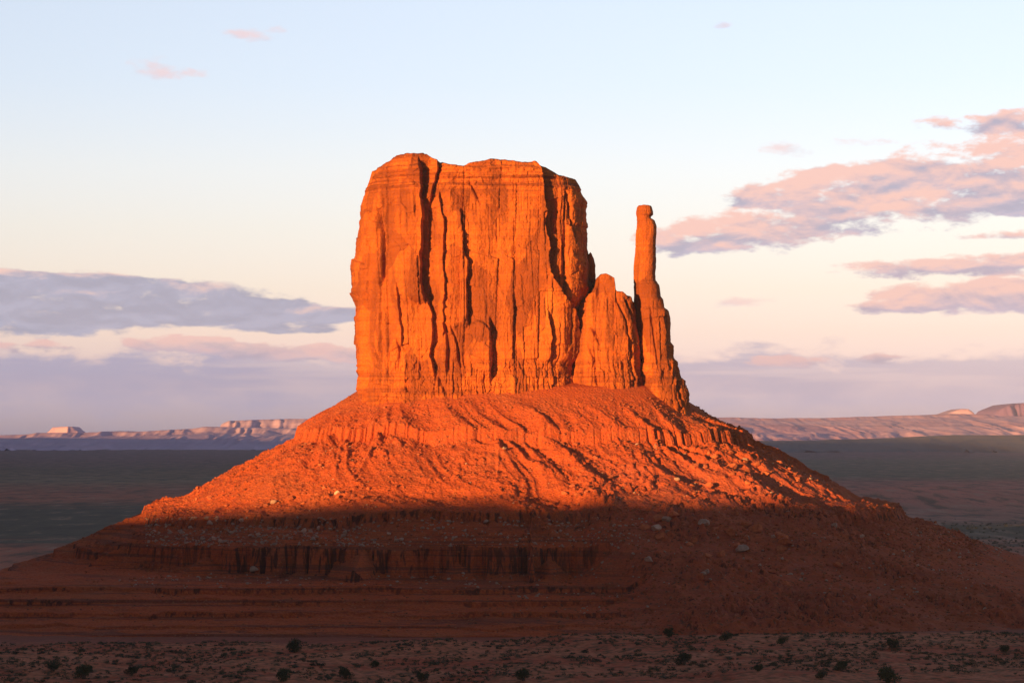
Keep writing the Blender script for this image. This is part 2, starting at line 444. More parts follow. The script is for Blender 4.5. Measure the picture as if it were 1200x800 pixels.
def m_plain(name, c1, c2, sc=1.0):
    m, N, b, pos = mat_new(name)
    oi = N.n('ShaderNodeObjectInfo').outputs['Random']
    n = N.noise(pos, sc, 4, 0.65)
    c = N.mix(N.mr(n, 0.35, 0.65), c1, c2)
    hsv = N.n('ShaderNodeHueSaturation'); N.put(hsv.inputs['Color'], c); N.put(hsv.inputs['Value'], N.mr(oi, 0, 1, 0.75, 1.25))
    N.put(b.inputs['Base Color'], hsv.outputs[0])
    return m


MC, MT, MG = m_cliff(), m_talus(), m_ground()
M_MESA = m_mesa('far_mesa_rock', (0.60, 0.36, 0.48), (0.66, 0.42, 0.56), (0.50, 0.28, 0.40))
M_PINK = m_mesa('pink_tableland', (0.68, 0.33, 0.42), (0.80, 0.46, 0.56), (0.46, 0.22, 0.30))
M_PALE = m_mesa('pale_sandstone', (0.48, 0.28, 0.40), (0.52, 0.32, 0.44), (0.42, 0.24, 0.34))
M_LAV = m_mesa('haze_tinted_mesa_rock', (0.22, 0.12, 0.27), (0.25, 0.14, 0.30), (0.20, 0.10, 0.25))  # haze and shade of the farthest mesa painted into a dim lavender
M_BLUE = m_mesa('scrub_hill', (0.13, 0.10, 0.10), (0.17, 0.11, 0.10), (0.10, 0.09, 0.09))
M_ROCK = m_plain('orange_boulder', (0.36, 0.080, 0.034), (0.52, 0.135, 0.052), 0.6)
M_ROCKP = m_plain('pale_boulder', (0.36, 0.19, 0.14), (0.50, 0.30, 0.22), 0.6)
M_LEAF = m_plain('juniper_foliage', (0.030, 0.042, 0.020), (0.065, 0.080, 0.038), 1.5)
M_SAGE = m_plain('sagebrush', (0.042, 0.040, 0.024), (0.12, 0.10, 0.06), 0.8)
M_BARK = m_plain('juniper_bark', (0.10, 0.07, 0.05), (0.17, 0.12, 0.09), 3.0)


def zof(v, Y): return H - (v - VH) / F * Y
def xof(u, Y): return (u - 600.0) / F * Y


# ------------------------------------------------------------------ valley floor
def ground_z(x, y):
    z = fbm(x / 90, y / 90, 3, 5) * 0.5
    near = sst(1135, 1060, y) * sst(380, 500, y)
    crest = 1.6 + 5.0 * sst(-60, 60, x) + 2.6 * fbm(x / 45, y / 70, 4, 9)
    z = z + near * (crest + 0.8 * fbm(x / 14, y / 20, 4, 11) + 0.22 * fbm(x / 2.5, y / 3, 3, 12))
    # overlook the camera stands on
    d = np.hypot(x, y + 45)
    z = z + 88.2 * sst(120, 47, d)
    # low red hills behind the butte on the right and rolling far scrubland
    for (cx, cy, r1, r2, h) in ((470, 3350, 260, 300, 15), (600, 3600, 170, 300, 11), (330, 3150, 120, 200, 7)):
        q = ((x - cx) / r1) ** 2 + ((y - cy) / r2) ** 2
        z = z + h * np.exp(-q * 1.6) * (1 + 0.25 * fbm(x / 40, y / 40, 3, 3))
    z = z + sst(2500, 9000, y) * 5.0 * fbm(x / 900, y / 700, 4, 21)
    return z


def build_ground():
    geo = lambda a, b, n: list(np.geomspace(a, b, n))
    xs = np.array([-v for v in geo(268, 9800, 60)[::-1]] + list(np.arange(-262, 263, 1.25)) + geo(268, 9800, 60))
    ys = np.array(list(np.linspace(-2600, -300, 16)) + list(np.linspace(-270, 700, 50)) + list(np.arange(720, 850, 5)) + list(np.arange(852, 1135, 0.9))
                  + geo(1140, 23000, 190))
    X, Y = np.meshgrid(xs, ys)
    Z = ground_z(X, Y)
    o = make_obj('ground', np.stack([X, Y, Z], -1).reshape(-1, 3), grid_faces(len(ys), len(xs)), MG)
    tag(o, 'dark desert floor with belts of scrub and red soil', kind='structure')


build_ground()


# ------------------------------------------------------------------ cliffs of the butte
def jag(v, sc, seed, a):
    """angular wandering: straight runs between random turning points, with small offsets"""
    r = 0
    for k, (s, w) in enumerate(((sc, 1.0), (sc / 2.7, 0.45), (sc / 6.5, 0.22))):
        i = np.floor(v / s); f = v / s - i; z = np.zeros_like(i)
        f = np.clip((f - 0.25) * 2.0, 0, 1)
        r = r + w * ((_hash(i, z, z + k, seed) - 0.5) * (1 - f) + (_hash(i + 1, z, z + k, seed) - 0.5) * f)
    return a * 2 * r


def polyd(u, v, pts):
    return u - ipv(v, pts)


def vfade(v, v0, v1, e=7.0):
    return sst(v0 - e, v0 + e, v) * (1 - sst(v1 - e, v1 + e, v))


def step(D, u, v, pts, h, L, soft=0.7):
    """a pillar that stands proud and ends abruptly on its right along the line pts"""
    wig = jag(v, 26.0, int(pts[0][0]), 1.7)
    d = polyd(u, v, pts) + wig
    f = np.clip(1 + d / L, 0, 1) ** 1.3 * (1 - sst(-soft, soft, d))
    back = -0.55 * np.clip(1 - d / (L * 0.7), 0, 1) * sst(-soft, soft, d)
    return D + h * (f + back) * vfade(v, pts[0][1], pts[-1][1])


def groove(D, u, v, pts, w, h):
    wig = jag(v, 20.0, int(pts[0][0]) + 500, 1.0); w = w * (0.75 + 0.5 * vn2(v / 9, v * 0 + pts[0][0], 42))
    d = polyd(u, v, pts) + wig
    return D - h * np.exp(-(d / w) ** 2) * vfade(v, pts[0][1], pts[-1][1])


def rock_relief(u, v, kind):
    """outward relief in metres; u, v index the rock face about every half metre"""
    D = np.zeros_like(u)
    low = sst(418, 428, v)                          # thinly bedded, fluted foot of the cliff
    top = 1 - sst(214, 236, v) if kind == 'block' else 0 * v
    mid = (1 - low) * (1 - top)
    # broad buttresses
    if kind == 'spire': mid = mid * 0.6
    w = 5 * fbm(u / 60, v / 120, 3, 51)
    de, cid, pc = cells1((u + w) / 46.0, 3)
    amp = 0.5 + 0.5 * mid
    D += amp * (1.9 * (cid - 0.5) + 0.8 * (1 - pc * pc) + 0.35 * pc)
    D -= amp * 0.5 * np.exp(-(de * 46 / 1.6) ** 2) * (0.3 + 0.9 * vn2(u / 25, v / 40, 52))
    # joint-bounded blocks: columns split by level breaks, each face with its own setback and tilt
    wx = 1.8 * fbm(u / 28, v / 60, 3, 53); wy = 3.0 * fbm(u / 30, v / 50, 3, 54)
    for sx, sy, a, sd in ((25.0, 78.0, 1.0, 55), (12.0, 31.0, 0.50, 56), (5.5, 9.0, 0.10, 57)):
        lean = 0.10 * (v - 330) * (vn2(u / 70, v * 0 + sd, sd + 300) - 0.5)
        e1, c, p1 = cells1((u + wx + lean) / sx, sd, 0.9)
        e2, r2, p2 = cells1((v + wy + 0.25 * p1 * sx * (c - 0.5) * 4) / sy + c * 7.31, sd + 40, 0.9)
        kk = np.floor(c * 9973); rr = np.floor(r2 * 9967); z0 = 0 * kk
        h1, h2, h3 = _hash(kk, rr, z0, 3), _hash(kk, rr, z0 + 1, 4), _hash(kk, rr, z0 + 2, 5)
        k = a * (0.35 + 0.65 * mid)
        D += k * (1.8 * (h1 - 0.5) + 3.0 * (h2 - 0.5) * p1 + 1.4 * (h3 - 0.5) * p2)
        D -= k * 0.5 * np.exp(-(e1 * sx / 0.7) ** 2) * (h3 > 0.45)
        D -= k * 0.4 * np.exp(-(e2 * sy / 0.6) ** 2) * (h2 > 0.5)
    for sx, sy, a, sd in ((9.0, 17.0, 0.28, 155), (3.8, 6.5, 0.16, 156)):
        e, c, ox, oy = worley((u + wx) / sx, (v + wy) / sy, sd)
        c2 = _hash(np.floor(c * 9999), c * 0, c * 0, 3); c3 = _hash(np.floor(c * 9999), c * 0 + 1, c * 0, 4)
        D += a * (0.35 + 0.65 * mid) * (0.8 * (c - 0.5) + 3.5 * (c2 - 0.5) * ox + 2.4 * (c3 - 0.5) * oy)
    # long thin vertical cracks
    w2 = 1.5 * fbm(u / 18, v / 60, 3, 58)
    de, cid, pc = cells1((u + w2) / 9.0, 7)
    on = sst(0.70, 0.80, vn2(u / 14, v / 30, 59))
    D -= 0.8 * np.exp(-(de * 9 / 0.9) ** 2) * on * (0.4 + 0.6 * mid)
    # flutes of the foot, and its beds
    w3 = 2.5 * fbm(u / 9, v / 20, 3, 60)
    de, cid, pc = cells1((u + w3) / 6.0, 9); de2, cid2, pc2 = cells1((u - w3) / 3.1, 10)
    fl_on = vn2(u / 16, v / 30, 161)
    D += low * (0.8 * (cid - 0.5) - 0.9 * np.exp(-(de * 6 / 0.8) ** 2) * (fl_on > 0.45) + 0.3 * (cid2 - 0.5))
    e, c, ox, oy = worley((u + w3) / 4.0, (v + w3) / 9.0, 162)
    D += low * (1.3 * (c - 0.5) + 0.8 * (vn2(u / 8, v / 8, 163) - 0.5) - 0.5 * np.exp(-(e / 0.09) ** 2))
    D += low * 0.35 * (vn2(v / 2.6 + 0.3 * fbm(u / 30, v / 30, 2, 62), v * 0, 63) - 0.5)
    D += 2.2 * sst(418, 470, v)
    # ledgy cap
    bed = vn2(v / 4.2 + 0.5 * fbm(u / 40, v / 40, 2, 64), v * 0 + 2, 65)
    e, c, ox, oy = worley((u + wx) / 6.0, v / 4.5, 66)
    D += top * (2.4 * (bed - 0.5) + 0.9 * (c - 0.5) - 0.4 * np.exp(-(e / 0.1) ** 2))
    D += 0.55 * fbm(u / 9, v / 9, 4, 67) + 0.16 * fbm(u / 1.8, v / 2.2, 3, 68)
    if kind == 'block':
        D = step(D, u, v, [(491, 190), (494, 215), (497, 240), (494, 262), (493, 300), (494, 332), (498, 352)], 6.0, 46)
        D = step(D, u, v, [(512, 186), (513, 200), (507, 222), (503, 240)], 3.5, 12)
        D = step(D, u, v, [(499, 346), (505, 370), (506, 400), (504, 418), (510, 436)], 3.2, 22)
        D = step(D, u, v, [(516, 228), (520, 262), (521, 320), (519, 365), (521, 392)], 2.7, 17)
        D = step(D, u, v, [(540, 248), (543, 280), (548, 320), (549, 352), (549, 382)], 3.1, 20)
        D = step(D, u, v, [(573, 376), (575, 400), (576, 440)], 3.4, 22)
        arch = 376 + 0.055 * (u - 560) ** 2                       # low rounded buttress leaning on the wall
        D += 3.0 * sst(-1.5, 3.0, v - arch) * sst(543, 549, u) * (1 - sst(573, 576, u)) * (1 - sst(440, 460, v)) * (0.6 + 0.4 * (1 - ((u - 560) / 15) ** 2).clip(0, 1))
        D = step(D, u, v, [(467, 334), (469, 370), (470, 404)], 1.9, 16)
        D = step(D, u, v, [(634, 196), (638, 222), (641, 250), (640, 268), (643, 300), (647, 326), (655, 342), (663, 354), (669, 372), (671, 398), (674, 420)], 4.2, 42)
        D = step(D, u, v, [(641, 368), (645, 395), (644, 422)], 2.4, 20)
        D = groove(D, u, v, [(443, 248), (447, 270), (449, 300), (447, 332)], 2.2, 4.5)
        D = groove(D, u, v, [(524, 382), (527, 410), (525, 434)], 2.3, 4.0)
        D = groove(D, u, v, [(529, 384), (536, 402), (539, 430)], 1.4, 2.6)
        D = groove(D, u, v, [(665, 224), (669, 250), (672, 274)], 1.5, 2.8)
        D = groove(D, u, v, [(660, 284), (664, 310), (666, 334)], 1.2, 2.6)
        D = groove(D, u, v, [(437, 408), (441, 414), (444, 422)], 3.0, 3.0)
        D = groove(D, u, v, [(466, 398), (468, 412), (466, 426)], 1.4, 2.2)
        D = groove(D, u, v, [(551, 215), (558, 228), (563, 240)], 1.6, 2.4)
        D = groove(D, u, v, [(514, 440), (518, 452), (522, 462)], 2.4, 2.8)
    if kind == 'shoulder':
        D = groove(D, u, v, [(693, 384), (699, 396), (703, 404)], 2.0, 3.0)
        D = groove(D, u, v, [(690, 405), (698, 425), (700, 452)], 1.3, 2.2)
        D = groove(D, u, v, [(700, 326), (700, 350)], 1.6, 3.0)
        D = groove(D, u, v, [(722, 352), (734, 376), (740, 410), (742, 455)], 1.6, 2.2)
        D = groove(D, u, v, [(732, 350), (744, 380), (748, 420), (749, 460)], 1.6, 2.8)
        D += 2.5 * np.exp(-((u - 712 - 0.06 * (v - 380)) / 16) ** 2) * sst(340, 380, v)
    if kind == 'spire':
        D *= 0.40 + 0.5 * sst(340, 372, v)
        D -= 1.3 * np.exp(-((v - 251) / 1.6) ** 2) * (u > 762) + 0.5 * np.exp(-((v - 330) / 1.2) ** 2) + 0.4 * np.exp(-((v - 286) / 1.0) ** 2)
        D = groove(D, u, v, [(763, 362), (768, 400), (772, 430)], 1.2, 1.8)
        D = groove(D, u, v, [(794, 436), (797, 470)], 1.6, 2.6)
        D = step(D, u, v, [(776, 352), (778, 372), (781, 400)], 1.2, 9)
    return D


def rock_body(name, parent, left, right, topf, vb, Yc, b, p, kind, spacing, ratio=None, rows=420, mat=None, back=0.5):
    # plan curve, sampled by arc length, finer towards the front
    ph = np.linspace(0, 2 * math.pi, 4001)[:-1]
    cs, sn = np.cos(ph), np.sin(ph)
    px = np.sign(cs) * np.abs(cs) ** (2 / p); py = np.sign(sn) * np.abs(sn) ** (2 / p)
    A0 = 0.5 * (ipv(400, right) - ipv(400, left)) * 0.5
    bx, by = A0, (b if ratio is None else min(b, ratio * A0))
    seg = np.hypot(np.diff(np.append(px, px[0])) * bx, np.diff(np.append(py, py[0])) * by)
    wgt = np.where(py > -0.25, 1.0, 0.3)
    cum = np.concatenate([[0], np.cumsum(seg * wgt)]); n = int(cum[-1] / spacing)
    tt = np.linspace(0, cum[-1], n + 1)[:-1]
    sx = np.interp(tt, cum, np.append(px, px[0])); sy = np.interp(tt, cum, np.append(py, py[0]))   # sy>0 is the front
    Yz, Yx = Yc - b * 0.9, Yc - b * 0.25
    vt0 = topf[1]; u_top = ipv(vt0, left) + (sx + 1) / 2 * (ipv(vt0, right) - ipv(vt0, left))
    T = ip(u_top, topf[0])
    f = np.linspace(0, 1, rows)[:, None]
    V = vb + (T[None, :] - vb) * f
    SX = np.broadcast_to(sx, V.shape); SY = np.broadcast_to(sy, V.shape)
    L, R = ipv(V, left), ipv(V, right)
    jg = 0.35 if kind == 'spire' else 0.8
    L = L + jg * jag(V, 22.0, 71, 1.7) * (SX < 0); R = R + jg * jag(V, 19.0, 72, 1.7) * (SX > 0)
    U = L + (SX + 1) / 2 * (R - L)
    a = (R - L) / 2 * Yx / F
    bb = b if ratio is None else np.minimum(b, ratio * a)
    X = xof(U, Yx); Y = Yc - SY * bb; Z = zof(V, Yz)
    # outward normal of the plan curve
    nx = np.sign(SX) * np.abs(SX) ** (p - 1) / np.maximum(a, 1); ny = -np.sign(SY) * np.abs(SY) ** (p - 1) / np.maximum(bb, 1)
    nl = np.hypot(nx, ny) + 1e-9; nx, ny = nx / nl, ny / nl
    up = 600 + X / Y * F
    up = np.where(SY > 0, up, 2 * 600 + 400 - up + 300 * SY)
    up = np.where(SY > 0, up + 60 * (1 - SY) ** 3 * np.sign(SX) * 0.3, up)
    front = sst(0.15, 0.4, SY)
    D = rock_relief(up, V, kind)
    D = D * (0.45 + 0.55 * front)
    crown = np.clip((f - 0.975) / 0.025, 0, 1)
    D = D - crown ** 2 * (1.0 if kind == 'block' else 0.35)
    X = X + nx * D; Y = Y + ny * D
    rings = [np.stack([X, Y, Z], -1)]
    # top surface
    cx, cy = xof(0.5 * (u_top.min() + u_top.max()), Yx), Yc
    K = 26 if kind == 'block' else 10
    last = rings[0][-1]
    for k in range(1, K + 1):
        s = 1 - (k / K) ** 1.6
        x = cx + (last[:, 0] - cx) * s; y = cy + (last[:, 1] - cy) * s
        uu = 600 + x / Yx * F
        z0 = zof(ip(uu, topf[0]), Yz)
        inn = min(1.0, k / 4)
        z = last[:, 2] * (1 - inn) + inn * z0 + inn * (0.9 * fbm(x / 4, y / 4, 4, 71) + (0.8 if kind == 'block' else 0.2))
        rings.append(np.stack([x, y, z], -1)[None])
    P = np.concatenate(rings, 0)
    o = make_obj(name, P.reshape(-1, 3), grid_faces(P.shape[0], n, True)[:, ::-1], mat or MC, parent, (float(cx), float(cy), 100.0))
    return o


butte = thing('butte', 'tall orange sandstone butte with sheer cliffs, a thin rock spire and a wide talus skirt', 'butte', (5, 1500, 0))

main_left = [(436, 198), (432, 206), (429, 222), (426, 236), (421, 258), (418, 280), (416, 305), (415, 340), (419, 352), (420, 372), (419, 400), (421, 430), (424, 458), (424, 500)]
main_right = [(672, 198), (676, 207), (682, 216), (685, 232), (686, 262), (688, 290), (690, 310), (691, 334), (687, 348), (677, 366), (672, 420), (675, 460), (676, 500)]
main_top = [(420, 232), (428, 224), (432, 210), (438, 199), (447, 195), (460, 189), (464, 184), (474, 182), (480, 180), (492, 182), (498, 181), (506, 186), (515, 190), (516, 194),
            (520, 192), (532, 195), (545, 196), (552, 192), (568, 190), (576, 188), (590, 190), (612, 191), (628, 192), (636, 196), (648, 203), (655, 206), (672, 207), (678, 210), (684, 224), (690, 236)]
rock_body('cliff_block', butte, main_left, main_right, (main_top, 232), 482, 1500, 56, 4.2, 'block', 0.30, rows=640)
sh_left = [(682, 318), (680, 350), (678, 362), (677, 405), (669, 440), (666, 500)]
sh_right = [(745, 318), (746, 352), (749, 380), (754, 460), (754, 500)]
sh_top = [(672, 362), (679, 354), (684, 350), (688, 344), (692, 343), (695, 338), (697.5, 338), (698, 326), (703, 321.5), (708, 320.5), (715, 324), (718.5, 326), (719.5, 340), (722, 342), (728, 342), (732, 346), (738, 347), (745, 353), (752, 362)]
rock_body('cliff_shoulder', butte, sh_left, sh_right, (sh_top, 352), 486, 1483, 29, 3.4, 'shoulder', 0.30, rows=340)
fl_left = [(688, 296), (686, 330), (684, 400)]
fl_right = [(694, 296), (697, 310), (698, 322), (699, 400)]
rock_body('cliff_flake', butte, fl_left, fl_right, ([(686, 300), (692, 296), (698, 304)], 300), 400, 1496, 7, 2.3, 'spire', 0.35, ratio=1.6, rows=120)
sp_left = [(747, 238), (746, 246), (748, 256), (746, 275), (745, 300), (744, 330), (744, 352), (747, 380), (751, 420), (753, 460), (753, 500)]
sp_right = [(765, 238), (766, 248), (764, 250), (764, 252), (767.5, 255), (769.5, 262), (769, 290), (768, 316), (769, 326), (773, 331), (774, 345), (777, 349), (778, 358), (783, 362), (785, 370), (785.5, 399), (789, 404), (789, 418), (794, 423), (795.5, 436), (796, 441), (802, 445), (804, 470), (806, 500)]
sp_top = [(744, 240), (747, 238.5), (753, 237.5), (764, 238), (768, 240)]
rock_body('spire', butte, sp_left, sp_right, (sp_top, 246), 495, 1476, 24, 2.5, 'spire', 0.25, ratio=1.6, rows=520)


# ------------------------------------------------------------------ talus skirt
TX0, TY0, TA, TB, TP = 7.0, 1500.0, 95.0, 52.0, 2.6
prof_front = [(-20, 121), (0, 116.5), (10, 110), (37.5, 93.8), (39.8, 86.2), (66, 72), (92, 57.5), (110, 53), (124, 50.5), (126, 45.5), (140, 39), (158, 32.5), (160.5, 19), (175, 17), (200, 15.5), (201.2, 12.2),
              (224, 10.6), (225.2, 7.6), (250, 6.6), (251.2, 4.0), (285, 3.0), (286.2, 1.6), (312, 0.9), (313.5, -0.8), (350, -6)]
prof_side = [(-20, 121), (0, 116.5), (10, 110), (37.5, 93.8), (39.8, 86.2), (66, 72), (92, 58), (104, 51), (126, 46.8), (128, 40.5), (142, 35), (150, 31), (164, 28), (165.5, 21.5), (182, 19), (200, 14), (201.2, 12),
             (218, 8.6), (219.5, 7.0), (240, 4.5), (241.2, 3.2), (262, 1.2), (263.2, -0.2), (300, -2.5), (350, -6)]
prof_smooth = [(-20, 121), (0, 115), (38, 92), (66, 75), (92, 61), (125, 50), (165, 35), (200, 24), (240, 13.5), (280, 5.5), (315, 0), (350, -6)]


def terrain(tx, ty, nx, ny, tau, q):
    """heights of the skirt at distance q from the cliff outline"""
    x = tx + nx * q; y = ty + ny * q
    al = np.degrees(np.arctan2(x - TX0, -(y - TY0)))           # 0 towards the camera, +90 right
    sk = tau + 0.65 * q * np.exp(-(al / 55) ** 2)
    side = sst(35, 80, np.abs(al))
    wide = 3.2 * fbm(tau / 26, q / 90, 3, 81)
    fl = fbm(tau / 5.0, q / 60, 3, 82)
    fe, fc, fp = cells1((tau + 2 * fbm(tau / 9, q / 50, 2, 83)) / 5.2, 84, 0.8)
    flute = 2.4 * (fc - 0.5) + 0.6 * (1 - fp * fp) + 6.5 * np.exp(-(fe * 5.2 / 0.85) ** 2) * (fc > 0.35)
    he, hc, hp = cells1((tau + 3 * fbm(tau / 30, 0 * q, 2, 183)) / 11.0, 184, 0.9)
    flute = flute + 13.0 * (hc > 0.45) * sst(0.34, 0.20, np.abs(hp - 0.4 * (hc - .5))) * np.exp(-((q - 166) / 10) ** 4)
    near_ledge = np.exp(-((q - 40) / 7) ** 2) * (0.15 + 0.5 * sst(0.35, 0.7, vn2(tau / 40, tau * 0, 291))) + np.exp(-((q - 125) / 7) ** 2) * 0.45 + np.exp(-((q - 161) / 8) ** 2) * 1.15 + 0.45 * sst(190, 200, q)
    qq = q + wide * sst(10, 40, q) + near_ledge * (0.9 * flute * (0.35 + 0.65 * sst(205, 180, q)) + 0.8 * fl)
    zf = ip(qq, prof_front); zs = ip(qq, prof_side); zm = ip(q + wide * 0.5, prof_smooth)
    z = zf * (1 - side) + zs * side
    # fans of debris leaning against the banded cliff
    for (qt, zt, run, sc, sd, lo) in ((157, 29.5, 40, 17, 85, 0.55), (123, 50, 34, 13, 86, 0.5), (37, 93, 26, 12, 87, 0.42)):
        e, c, pp = cells1((tau + 6 * fbm(tau / 20, q / 80, 2, sd)) / sc, sd, 0.8)
        peak = (c - lo) / (1 - lo)
        zfan = zt - 1.0 - (1 - peak) * 11 - np.abs(pp) * 7 - np.maximum(q - qt, 0) * (15.0 / run)
        z = np.where((q > qt - 4) & (q < qt + run + 20), np.maximum(z, zfan), z)
    # the stepped shale bench runs on to the left, level after level, instead of wrapping round the butte
    dy = 1448.0 - y + 0.7 * wide + 0.45 * fl + 5 * fbm(x / 70, y / 400, 3, 281)
    bench = ip(dy, [(-150, -3), (-60, 6), (60, 15.5), (130, 17.5), (180, 16.6)] + prof_front[13:])
    soft_b = ip(dy, [(-150, -3), (-60, 6), (60, 15.5), (130, 17.5), (190, 15.5), (255, 6.5), (300, 1.3), (320, -1), (350, -6)])
    brk = sst(0.20, 0.48, vn2(x / 38, dy / 14, 283)) * 0.45 + 0.55
    bench = bench * brk + soft_b * (1 - brk) + 1.2 * (1 - brk) * fbm(x / 10, y / 7, 3, 284)
    bench = bench * sst(424, 330, q) - 4 * sst(330, 424, q) + 0.5 * fbm(x / 12, y / 12, 3, 282)
    z = np.where(x < 60, np.maximum(z, bench - 14 * sst(-20, 60, x)), z)
    # smooth boulder slope on the right front buries the lower ledges
    ms = sst(8, 16, al + 5 * fbm(x / 25, y / 25, 2, 88)) * (1 - sst(44, 54, al)) * sst(60, 100, q)
    ms2 = sst(44, 54, al) * (1 - sst(105, 140, al)) * sst(133, 142, q) * 0.8
    z = z * (1 - ms) + zm * ms
    z = z * (1 - ms2) + np.maximum(zm - 6, z * 0.5 + zm * 0.5 - 3) * ms2
    # gullies running down the slope
    amp = sst(4, 40, q) * (1 - 0.75 * sst(120, 160, q)) * (1 - 0.5 * ms)
    r1 = ridged(sk / 24 + 0.5 * fbm(x / 40, y / 40, 2, 89), q / 130, 3, 90)
    r2 = ridged(sk / 8 + 0.7 * fbm(x / 18, y / 18, 2, 91), q / 45, 3, 92)
    z = z + amp * (9.5 * (r1 - 0.72) * (0.6 + 0.9 * vn2(x / 60, y / 60, 290)) + 1.5 * (r2 - 0.7))
    z = z + sst(0, 20, q) * (0.8 * fbm(x / 9, y / 9, 4, 93) + 0.7 * fbm(x / 2.4, y / 2.4, 3, 94) * (1 - 0.5 * sst(180, 200, q)))
    z = z + ms * (2.6 * fbm(x / 20, y / 20, 3, 95) + 1.2 * fbm(x / 6, y / 6, 3, 295))
    # hummocky rubble
    e, c, ox, oy = worley(x / 4.5, y / 4.5, 96)
    rub = (0.45 + 0.8 * vn2(x / 9, y / 9, 397)) * sst(0.42, 0.62, vn2(x / 22, y / 22, 97)) * sst(15, 50, q) * (1 - sst(150, 190, q) * (1 - ms)) * (1 + 1.1 * ms)
    z = z + rub * 1.5 * c * np.clip(1 - (ox ** 2 + oy ** 2) * 3.0, 0, 1) ** 0.6
    e, c, ox, oy = worley(x / 2.3, y / 2.3, 196)
    z = z + rub * 0.9 * c * np.clip(1 - (ox ** 2 + oy ** 2) * 3.0, 0, 1) ** 0.6
    # the right end of the cliff foot is lower
    z = z - 7.0 * sst(74, 100, x) * (1 - sst(15, 60, q))
    return x, y, z


def build_talus():
    ph = np.linspace(0, 2 * math.pi, 6001)[:-1]
    cs, sn = np.cos(ph), np.sin(ph)
    px = np.sign(cs) * np.abs(cs) ** (2 / TP) * TA; py = -np.sign(sn) * np.abs(sn) ** (2 / TP) * TB    # py<0 is the front
    # normals, smoothed along the curve so that the corners fan out evenly
    tx = np.roll(px, -1) - np.roll(px, 1); ty = np.roll(py, -1) - np.roll(py, 1)
    l = np.hypot(tx, ty); nx, ny = -ty / l, tx / l
    if (nx * px + ny * py).mean() < 0: nx, ny = -nx, -ny
    qm = 150.0
    ox, oy = px + nx * qm, py + ny * qm
    seg = np.hypot(np.roll(ox, -1) - ox, np.roll(oy, -1) - oy)
    wgt = np.where(ny < 0.15, 1.0, 0.22)
    cum = np.concatenate([[0], np.cumsum(seg * wgt)]); n = int(cum[-1] / 0.58)
    t = np.linspace(0, cum[-1], n + 1)[:-1]
    I = lambda a: np.interp(t, cum, np.append(a, a[0]))
    bx, by, bnx, bny = I(px), I(py), I(nx), I(ny)
    segs = np.hypot(np.roll(bx + bnx * 60, -1) - (bx + bnx * 60), np.roll(by + bny * 60, -1) - (by + bny * 60))
    tau = np.concatenate([[0], np.cumsum(segs)[:-1]])
    qs = [-20]
    while qs[-1] < 425:
        q = qs[-1]
        d = 0.75 if q < 130 else (0.7 if q < 180 else 0.85)
        for c, w in ((40, 5), (125, 6), (154, 13)):
            if abs(q - c) < w: d = 0.38
        for c in (201, 225, 251, 286):
            if abs(q - c) < 4: d = 0.4
        qs.append(q + d)
    Q, TAU = np.meshgrid(np.array(qs), tau, indexing='ij')
    BX = np.broadcast_to(bx + TX0, Q.shape); BY = np.broadcast_to(by + TY0, Q.shape)
    NX = np.broadcast_to(bnx, Q.shape); NY = np.broadcast_to(bny, Q.shape)
    X, Y, Z = terrain(BX, BY, NX, NY, TAU, Q)
    P = np.stack([X, Y, Z], -1)
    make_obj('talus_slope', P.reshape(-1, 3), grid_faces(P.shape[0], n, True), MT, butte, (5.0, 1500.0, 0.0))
    return P, Q


TP_, TQ_ = build_talus()

# ------------------------------------------------------------------ boulders
def ico(sub):
    import bmesh
    bm = bmesh.new(); bmesh.ops.create_icosphere(bm, subdivisions=sub, radius=1.0)
    v = np.array([x.co[:] for x in bm.verts]); f = np.array([[q.index for q in x.verts] for x in bm.faces]); bm.free()
    return v, f


def rock_shape(sub, seed):
    r = np.random.default_rng(seed)
    v, f = ico(sub); v = v.copy()
    for k in range(11):                                   # chop flat faces like broken sandstone
        n = r.normal(size=3); n /= np.linalg.norm(n); d = r.uniform(0.45, 0.8)
        s = v @ n; over = s > d
        v[over] -= np.outer(s[over] - d, n)
    v *= np.array([1.0, r.uniform(0.65, 0.95), r.uniform(0.55, 0.85)])
    v += r.normal(size=v.shape) * 0.015
    return v, f


U_ = 600 + TP_[..., 0] / TP_[..., 1] * F; V_ = VH - (TP_[..., 2] - H) / TP_[..., 1] * F
FRONT_ = TP_[..., 1] < 1515


def pick(u0, u1, v0, v1, n, r):
    idx = np.argwhere((U_ > u0) & (U_ < u1) & (V_ > v0) & (V_ < v1) & FRONT_ & (TQ_ > 6) & (TQ_ < 330))
    sel = idx[r.integers(0, len(idx), n)]
    return TP_[sel[:, 0], sel[:, 1]]


ROCKS = []
for k in range(10):
    v, f = rock_shape(3 if k < 4 else 2, 100 + k)
    me_name = 'boulder_shape'
    o = make_obj(me_name, v, f, M_ROCK, smooth=False); ROCKS.append(o.data); bpy.data.objects.remove(o)
ROCKS_P = []
for me in ROCKS:
    c = me.copy(); c.materials.clear(); c.materials.append(M_ROCKP); ROCKS_P.append(c)


def put_boulder(p, size, pale, label, group, r):
    me = (ROCKS_P if pale else ROCKS)[int(r.integers(0, 10))]
    o = bpy.data.objects.new('boulder', me); S.collection.objects.link(o)
    o.location = (float(p[0]), float(p[1]), float(p[2] + size * 0.22)); o.scale = (size, size, size)
    o.rotation_euler = (float(r.uniform(-.3, .3)), float(r.uniform(-.3, .3)), float(r.uniform(0, 6.28)))
    tag(o, label, 'boulder', group)


